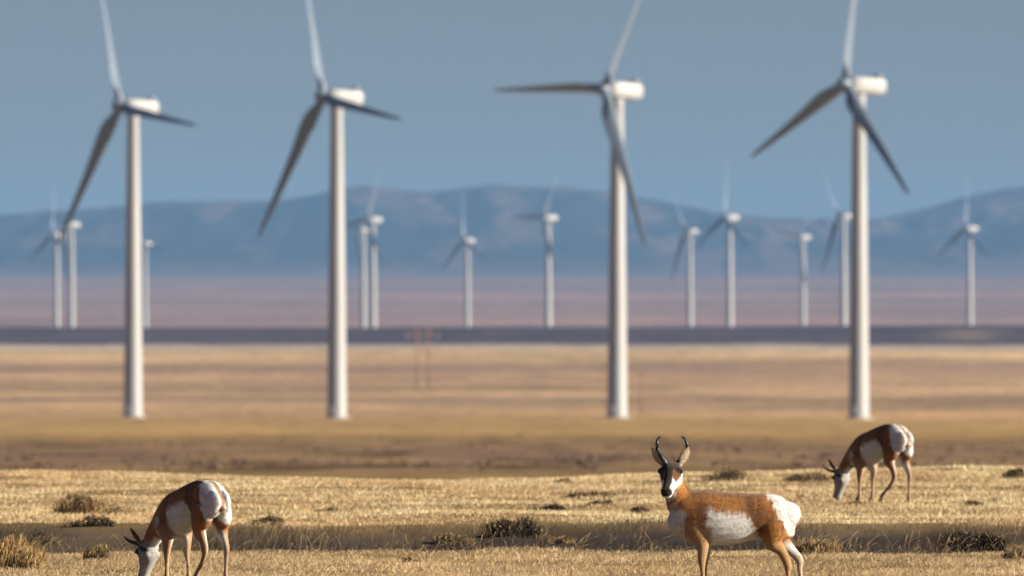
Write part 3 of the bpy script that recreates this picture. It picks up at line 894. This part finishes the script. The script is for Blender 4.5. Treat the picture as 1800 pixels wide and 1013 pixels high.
def field(name, y0, y1, dens, hmin, hmax, wid, label, seed, bright=1.0):
    r_ = np.random.default_rng(seed)
    half = lambda yy: .036 * yy + 4.0
    A = (half(y0) + half(y1)) * (y1 - y0)
    n = int(A * dens)
    y = r_.uniform(y0, y1, n); x = r_.uniform(-1, 1, n) * half(y)
    cl = fbm(x * .9, y * .55, seed + 5, 4)
    fine = vnoise(x * 5.0, y * 5.0, seed + 9)
    lipv = 136.6 + (fbm(x * .6, x * 0 + 3, 5, 4) - .5) * 4.0
    bankv = 150.8 + (fbm(x * .5, x * 0 + 9, 6, 4) - .5) * 4.0
    bare = sstep(lipv + .2, lipv + 1.0, y) * (1 - sstep(bankv - 1.8, bankv + .5, y))
    keep = (r_.random(n) > bare * (.985 - .06 * sstep(.50, .66, fbm(x * .9, y * .35, 131, 4)))) & (r_.random(n) < .10 + 1.2 * sstep(.28, .58, cl * .6 + fine * .4))
    edge = np.exp(-((y - lipv) / 1.0) ** 2)
    x, y, cl, fine, bare, edge = [v[keep] for v in (x, y, cl, fine, bare, edge)]
    n = len(x)
    h = (hmin + (hmax - hmin) * np.clip(cl * .9 + fine * .5 - .25, 0, 1.2)) * r_.uniform(.45, 1.15, n) * (1 - edge * .25) * (1 - bare * .35)
    lean = r_.uniform(.35, 2.3, n)
    wd = wid * r_.uniform(.6, 1.4, n)
    col = straw(n, r_, x, y)
    col = np.minimum(col * bright, .92) * (1 - bare[:, None] * .74)
    V, T, cc = blades(x, y, h, wd, lean, col, r_)
    o = tri_mesh(name, V, T, M_grass, colors=cc)
    tag(o, label, 'grass', kind='stuff')
    return o
field('grass', 105, 147, 560, .025, .105, .0050, 'short dry golden grass on the near side of the dark bank', 101)
field('grass', 147, 212, 285, .025, .10, .0062, 'short dry golden grass beyond the dark bank', 202, 1.42)

def scrub():
    # low sagebrush on the slope below the meadow, far too many and too blurred to count
    r_ = np.random.default_rng(404)
    m = 2600
    y = 360 * (1750 / 360.) ** r_.random(m); x = r_.uniform(-1, 1, m) * (.037 * y + 6)
    k = r_.random(m) < sstep(.44, .60, fbm(x / 4.5, y / 80., 51, 4) - .10 * sstep(1000, 1700, y))
    x, y = x[k], y[k]; m = len(x)
    z = H(x, y)
    w_ = (.10 + .22 * r_.random(m) ** 2) * (y / 400.) ** .6; h_ = w_ * r_.uniform(.45, .75, m)
    nb = 9
    ii = np.repeat(np.arange(m), nb); n = len(ii)
    c = np.stack([x[ii] + r_.normal(0, .34, n) * w_[ii], y[ii] + r_.normal(0, .34, n) * w_[ii], z[ii] + h_[ii] * r_.uniform(.05, .75, n)], -1)
    a = r_.normal(0, 1, (n, 3)); a /= np.linalg.norm(a, axis=1)[:, None]
    b2 = np.cross(a, r_.normal(0, 1, (n, 3))); b2 /= np.linalg.norm(b2, axis=1)[:, None]
    s1 = (w_[ii] * r_.uniform(.18, .36, n))[:, None]
    V = np.stack([c - a * s1, c + a * s1 * .6 + b2 * s1 * .7, c + a * s1 * .5 - b2 * s1 * .7], 1).reshape(-1, 3)
    col = np.array((.155, .115, .09)) * r_.uniform(.7, 1.3, m)[ii][:, None] * r_.uniform(.8, 1.2, (n, 1))
    o = tri_mesh('sagebrush_scrub', V, np.arange(n * 3).reshape(-1, 3), M_grass, colors=np.repeat(np.concatenate([col, np.ones((n, 1))], 1), 3, 0))
    tag(o, 'blurred low sagebrush scrub on the slope below the meadow', 'scrub', kind='stuff')
scrub()

def weeds():
    r_ = np.random.default_rng(55)
    n = 62000
    y = r_.uniform(134, 151, n); x = r_.uniform(-1, 1, n) * (.036 * y + 4.0)
    lipv = 136.6 + (fbm(x * .6, x * 0 + 3, 5, 4) - .5) * 4.0
    bankv = 150.8 + (fbm(x * .5, x * 0 + 9, 6, 4) - .5) * 4.0
    cl = fbm(x * 1.4, y * .5, 303, 4) + .10 * sstep(2.4, 3.4, x)
    k = (y > lipv - .8) & (y < bankv - 1.0) & (r_.random(n) < sstep(.36, .56, cl))
    x, y, cl = x[k], y[k], cl[k]; n = len(x)
    h = (.05 + .26 * np.clip(cl - .4, 0, .5)) * r_.uniform(.5, 1.6, n)
    c = np.where(r_.random((n, 1)) < .12, np.array((.32, .25, .15)), np.array((.060, .051, .045))) * r_.uniform(.6, 1.3, (n, 1))
    V, T, cc = blades(x, y, h, .004 * r_.uniform(.6, 1.3, n), r_.uniform(.1, .9, n), c, r_)
    tag(tri_mesh('dead_weeds', V, T, M_grass, colors=cc), 'dark dead weeds growing in the bank', 'weeds', kind='stuff')
    # little brown weeds dotted through the short grass
    m = 420
    cy = r_.uniform(112, 196, m); cx = r_.uniform(-1, 1, m) * (.036 * cy + 3.5)
    ok = (cy < 134) | (cy > 152)
    cx, cy = cx[ok], cy[ok]
    sz = .04 + .13 * r_.random(len(cx)) ** 2
    ii = np.repeat(np.arange(len(cx)), 46); n = len(ii)
    x = cx[ii] + r_.normal(0, 1, n) * sz[ii]; y = cy[ii] + r_.normal(0, 1, n) * sz[ii]
    h = (.03 + .35 * sz[ii]) * r_.uniform(.5, 1.2, n)
    c = np.array((.15, .105, .065)) * r_.uniform(.6, 1.5, (n, 1)) * r_.uniform(.7, 1.5, len(cx))[ii][:, None]
    V, T, cc = blades(x, y, h, .0045 * r_.uniform(.6, 1.3, n), r_.uniform(.2, 1.2, n), c, r_)
    tag(tri_mesh('brown_weeds', V, T, M_grass, colors=cc), 'little brown weeds dotted through the short grass', 'weeds', kind='stuff')
weeds()

# tall curved seed stalks standing along the lip of the bank
def stalks():
    r_ = np.random.default_rng(77)
    Vs, Ts, Cs = [], [], []
    off = 0
    px_list = []
    for c_ in (60, 140, 300, 345, 420, 505, 540, 555, 700, 730, 745, 800, 830, 850, 905, 960, 1010, 1100, 1140, 1150, 1180, 1400, 1420, 1445, 1470, 1500, 1520, 1560, 1590, 1610, 1640, 1650, 1700, 1740, 1780):
        m = int(r_.integers(2, 12))
        for k in range(m): px_list.append((c_ + r_.normal(0, 13), r_.uniform(132.5, 137.6)))
    for k in range(110): px_list.append((r_.uniform(-60, 1860), r_.uniform(131, 138)))
    for k in range(160): px_list.append((r_.uniform(-60, 1860), r_.uniform(110, 133)))
    for px_, yy in px_list:
        xx = (px_ - 900) * yy / F
        zz = float(H(xx, yy))
        hh = .07 + .25 * r_.random() ** 1.6; ln = r_.uniform(.1, 1.1) * (1 if r_.random() < .75 else -.7); lw = r_.uniform(-.3, .3)
        seg = 7
        pts = []
        for s in range(seg + 1):
            u_ = s / seg
            pts.append((xx + ln * hh * u_ ** 1.8, yy + lw * hh * u_, zz + hh * (u_ - .28 * abs(ln) * u_ ** 3)))
        c = np.array((.54, .43, .27)) * r_.uniform(.75, 1.1)
        for s, p in enumerate(pts):
            u_ = s / seg
            w_ = .0016 + (.0034 if .68 < u_ < .97 else 0)
            if s == seg: w_ = .0006
            Vs += [(p[0] - w_, p[1], p[2]), (p[0] + w_ * .5, p[1] - w_, p[2]), (p[0] + w_ * .5, p[1] + w_, p[2])]
            Cs += [(*c, 1)] * 3
        for s in range(seg):
            a = off + s * 3
            for k in range(3):
                k2 = (k + 1) % 3
                Ts += [(a + k, a + k2, a + 3 + k2), (a + k, a + 3 + k2, a + 3 + k)]
        off += (seg + 1) * 3
    o = tri_mesh('seed_stalks', np.array(Vs), np.array(Ts), M_grass, colors=np.array(Cs))
    tag(o, 'pale curved grass stalks along the lip of the dark bank', 'grass', kind='stuff')
stalks()

# ------------------------------------------------------------------ shrubs and tufts
M_leaf = mat_leaf('sage_foliage', .12, 8, .25)
M_twig = mat_plain('sage_bark', (.085, .06, .048), .9, 20, .3)
M_soil = mat_plain('dark_clods', (.11, .08, .062), 1.0, 9, .35, bump=.6)

def shrub(px, ybase, wpx, hpx_, label, tone, name='sagebrush', seed=0, grass_frac=.0, nleaf=900, lean=0.0, up=.0):
    d = dist(ybase)
    x = (px - 900) * d / F
    sc = d / F
    hw = wpx * .5 * sc; hh = hpx_ * sc
    r_ = np.random.default_rng(900 + seed)
    root = empty(name, (x, d, float(H(x, d)) - .01))
    tag(root, label, 'shrub' if name == 'sagebrush' else 'grass tuft', 'shrubs and tufts on the meadow')
    dw = min(hw, .5) * .8
    # stems
    sv, sf = [], []
    ns = 26
    for k in range(ns):
        ax = r_.uniform(-1, 1); ay = r_.uniform(-1, 1)
        b0 = Vector((ax * hw * .45, ay * dw * .4, 0))
        e0 = Vector((ax * hw * .95 + lean * hh * .4, ay * dw * .9, hh * r_.uniform(.55, 1.0) * math.sqrt(max(.1, 1 - .75 * ax * ax))))
        md_ = b0.lerp(e0, .5) + Vector(r_.normal(0, .12 * hh, 3)); md_.z = abs(md_.z)
        V, Fc = rings([(b0, Xv * .007, Yv * .007), (md_, Xv * .005, Yv * .005), (e0, Xv * .0018, Yv * .0018)], 5)
        o_ = len(sv); sv += V; sf += [tuple(i + o_ for i in f) for f in Fc]
    mesh_obj('stems', sv, sf, M_twig, root)
    # foliage: small leaves in uneven clumps through the dome, plus fine upright twigs
    nc = max(6, int(wpx / 5))
    cc = []
    for k in range(nc):
        a = r_.uniform(-1, 1); bb = r_.uniform(-.8, .8)
        top = hh * math.sqrt(max(.06, 1 - .85 * a * a)) * r_.uniform(.55, 1.0)
        cc.append((a * hw * .88 + lean * top * .3, bb * dw, top * r_.uniform(.35, .85), r_.uniform(.18, .34) * hh + .02, r_.uniform(.65, 1.3)))
    n = int(nleaf * (1.7 + up))
    ci = r_.integers(0, nc, n)
    cca = np.array(cc)[ci]
    dr = r_.normal(0, 1, (n, 3)); dr /= np.linalg.norm(dr, axis=1)[:, None]
    rr = cca[:, 3:4] * r_.random((n, 1)) ** .4
    p = cca[:, :3] + dr * rr * np.array((1.35, 1.2, 1.0))
    p[:, 2] = np.maximum(p[:, 2], .004)
    ln = r_.uniform(.012, .032, (n, 1)) * (1 + up * 1.2)
    ax = r_.normal(0, .6, (n, 3)) + np.array((lean * .5, 0, .7 + up)); ax /= np.linalg.norm(ax, axis=1)[:, None]
    sd = np.cross(ax, r_.normal(0, 1, (n, 3))); sd /= np.linalg.norm(sd, axis=1)[:, None]
    wv = sd * ln * .16 / (1 + up * 2.2)
    V = np.stack([p - wv, p + wv, p + ax * ln * .6 + wv * 1.2, p + ax * ln, p + ax * ln * .6 - wv * 1.2], 1)
    i = np.arange(n)[:, None] * 5
    T = np.concatenate([i + np.array([[0, 1, 2]]), i + np.array([[0, 2, 4]]), i + np.array([[4, 2, 3]])], 1).reshape(-1, 3)
    tc_ = np.array(tone)[None] * cca[:, 4:5] * r_.uniform(.7, 1.3, (n, 1))
    gsel = (r_.random((n, 1)) < grass_frac)
    tc_ = tc_ * .75
    tc_ = np.where(gsel, np.array((.38, .27, .13))[None] * r_.uniform(.7, 1.1, (n, 1)), tc_)
    col = np.repeat(np.concatenate([tc_, np.ones((n, 1))], 1), 5, 0)
    tri_mesh('foliage', V.reshape(-1, 3), T, M_leaf, root, colors=col)
    # grass blades standing in and around it
    m = int(16 + 260 * grass_frac)
    ax_ = r_.uniform(-1.15, 1.15, m)
    gx_ = ax_ * hw; gy_ = r_.uniform(-1, .6, m) * dw
    gh = hh * r_.uniform(.5, 1.1, m) * (1.0 + .5 * grass_frac)
    gl = r_.uniform(.1, .55, m)
    V = np.empty((m, 5, 3)); b0 = np.stack([gx_, gy_, gx_ * 0], -1)
    wv = np.stack([np.full(m, .0028), np.zeros(m), np.zeros(m)], -1)
    mid = b0 + np.stack([gl * .3 * gh, gh * 0, gh * .6], -1); tip = b0 + np.stack([gl * 1.0 * gh + ax_ * .2 * gh, gh * 0, gh * .95], -1)
    V[:, 0] = b0 - wv; V[:, 1] = b0 + wv; V[:, 2] = mid - wv * .8; V[:, 3] = mid + wv * .8; V[:, 4] = tip
    i = np.arange(m)[:, None] * 5
    T = np.concatenate([i + np.array([[0, 1, 3]]), i + np.array([[0, 3, 2]]), i + np.array([[2, 3, 4]])], 1).reshape(-1, 3)
    gcx = np.array((.40, .30, .155))[None] * r_.uniform(.6, 1.15, (m, 1)) * (1 if grass_frac > .2 else .75)
    gb = tri_mesh('grass_blades', V.reshape(-1, 3), T, M_leaf, root, colors=np.repeat(np.concatenate([gcx, np.ones((m, 1))], 1), 5, 0))
    gb['kind'] = 'stuff'
    return root

DK = (.075, .058, .048); GR = (.17, .135, .085); BR = (.20, .125, .07); VD = (.036, .029, .028)
SH = [
    (138, 901, 78, 36, 'tall twiggy brown brush with upright stems, above a dark mat', BR, .35, 1100, .1, .9),
    (158, 925, 80, 18, 'flat dark brush mat at the bank edge below tall twiggy brush', DK, .12, 900, .1, .1),
    (76, 932, 52, 22, 'small dark rounded bush at the bank edge beside a flat dark mat', VD, .1, 700, .1, .2),
    (205, 897, 40, 13, 'small low brown shrub just beside the tall twiggy brush', GR, .3, 420, .1, .3),
    (466, 922, 56, 17, 'low olive shrub alone at the bank edge, behind the near grazing animal', GR, .15, 700, .1, .2),
    (578, 898, 50, 11, 'thin flat brown shrub alone in the bare gold grass', GR, .2, 420, 0, .1),
    (723, 838, 26, 11, 'tiny dark bush alone at the far edge of the meadow', DK, .1, 300, 0, .1),
    (797, 932, 66, 21, 'low rounded olive-brown shrub next to the broad dark crumbly clump', GR, .15, 900, .1, .2),
    (906, 929, 96, 36, 'broad dark crumbly clump of brush, largest between the two near animals', VD, .08, 1700, 0, .1),
    (966, 904, 54, 18, 'dark brush just behind the broad crumbly clump', DK, .1, 700, 0, .1),
    (984, 931, 46, 14, 'low brown brush tucked against the broad crumbly clump', BR, .3, 450, 0, .2),
    (1040, 874, 96, 9, 'long thin streak of dark brush behind the standing buck', DK, .15, 700, 0, .05),
    (1058, 888, 44, 7, 'short thin streak of brush in front of a longer one', GR, .25, 320, 0, .05),
    (990, 848, 28, 10, 'tiny brown bush behind the long thin streak of brush', GR, .2, 280, 0, .1),
    (1117, 902, 40, 16, 'small dark green bush close to the chest of the standing buck', DK, .15, 520, .1, .2),
    (1278, 846, 84, 26, 'wide soft brown brush above the back of the standing buck', GR, .15, 1000, 0, .2),
    (1418, 848, 84, 20, 'dark low brush at the horns of the farther grazing animal', DK, .12, 900, 0, .1),
    (1788, 842, 46, 19, 'dark bush at the far edge of the meadow, past the farther grazing animal', DK, .12, 600, 0, .2),
    (1710, 968, 130, 40, 'big black-brown bush in the bank, largest and darkest on the meadow', VD, .06, 2200, .2, .3),
    (1610, 970, 74, 22, 'small dark bush at the foot of the biggest black-brown bush', DK, .3, 900, .3, .3),
    (1752, 936, 40, 14, 'little olive bush on the grass just above the biggest dark bush', GR, .15, 420, 0, .2),
    (1425, 978, 88, 32, 'grey grassy brush behind the hind legs of the standing buck', GR, .5, 1000, .5, .9),
    (540, 966, 76, 28, 'dark brush in the bank under arching pale grass stalks', DK, .35, 900, .5, .4),
    (178, 989, 58, 26, 'twiggy brown tuft just in front of the near grazing animal', GR, .4, 700, .2, .7),
    (1708, 893, 36, 9, 'small reddish low brush past the farther grazing animal', BR, .2, 320, 0, .1),
    (1515, 892, 46, 9, 'low brown brush in place of the shadow at the front hooves of the farther grazing animal', BR, .25, 380, 0, .1),  # clump stands in for the animal's shadow on the grass
    (722, 985, 32, 8, 'small dark clod of brush in the near grass', DK, .1, 260, 0, .1),
    (1790, 985, 40, 30, 'grassy tuft at the outer end of the biggest dark bush', GR, .6, 600, .4, .9),
]
for i, (px, yb, wp, hp_, lab, tone, gf, nl, le, up_) in enumerate(SH):
    shrub(px, yb, wp, hp_, lab, tone, 'sagebrush', i, gf, nl, le, up_)
shrub(18, 1003, 92, 50, 'orange-gold bunch of tall dry grass with a dark base', (.42, .25, .09), 'grass_tuft', 60, .65, 1200, .3, 1.4)
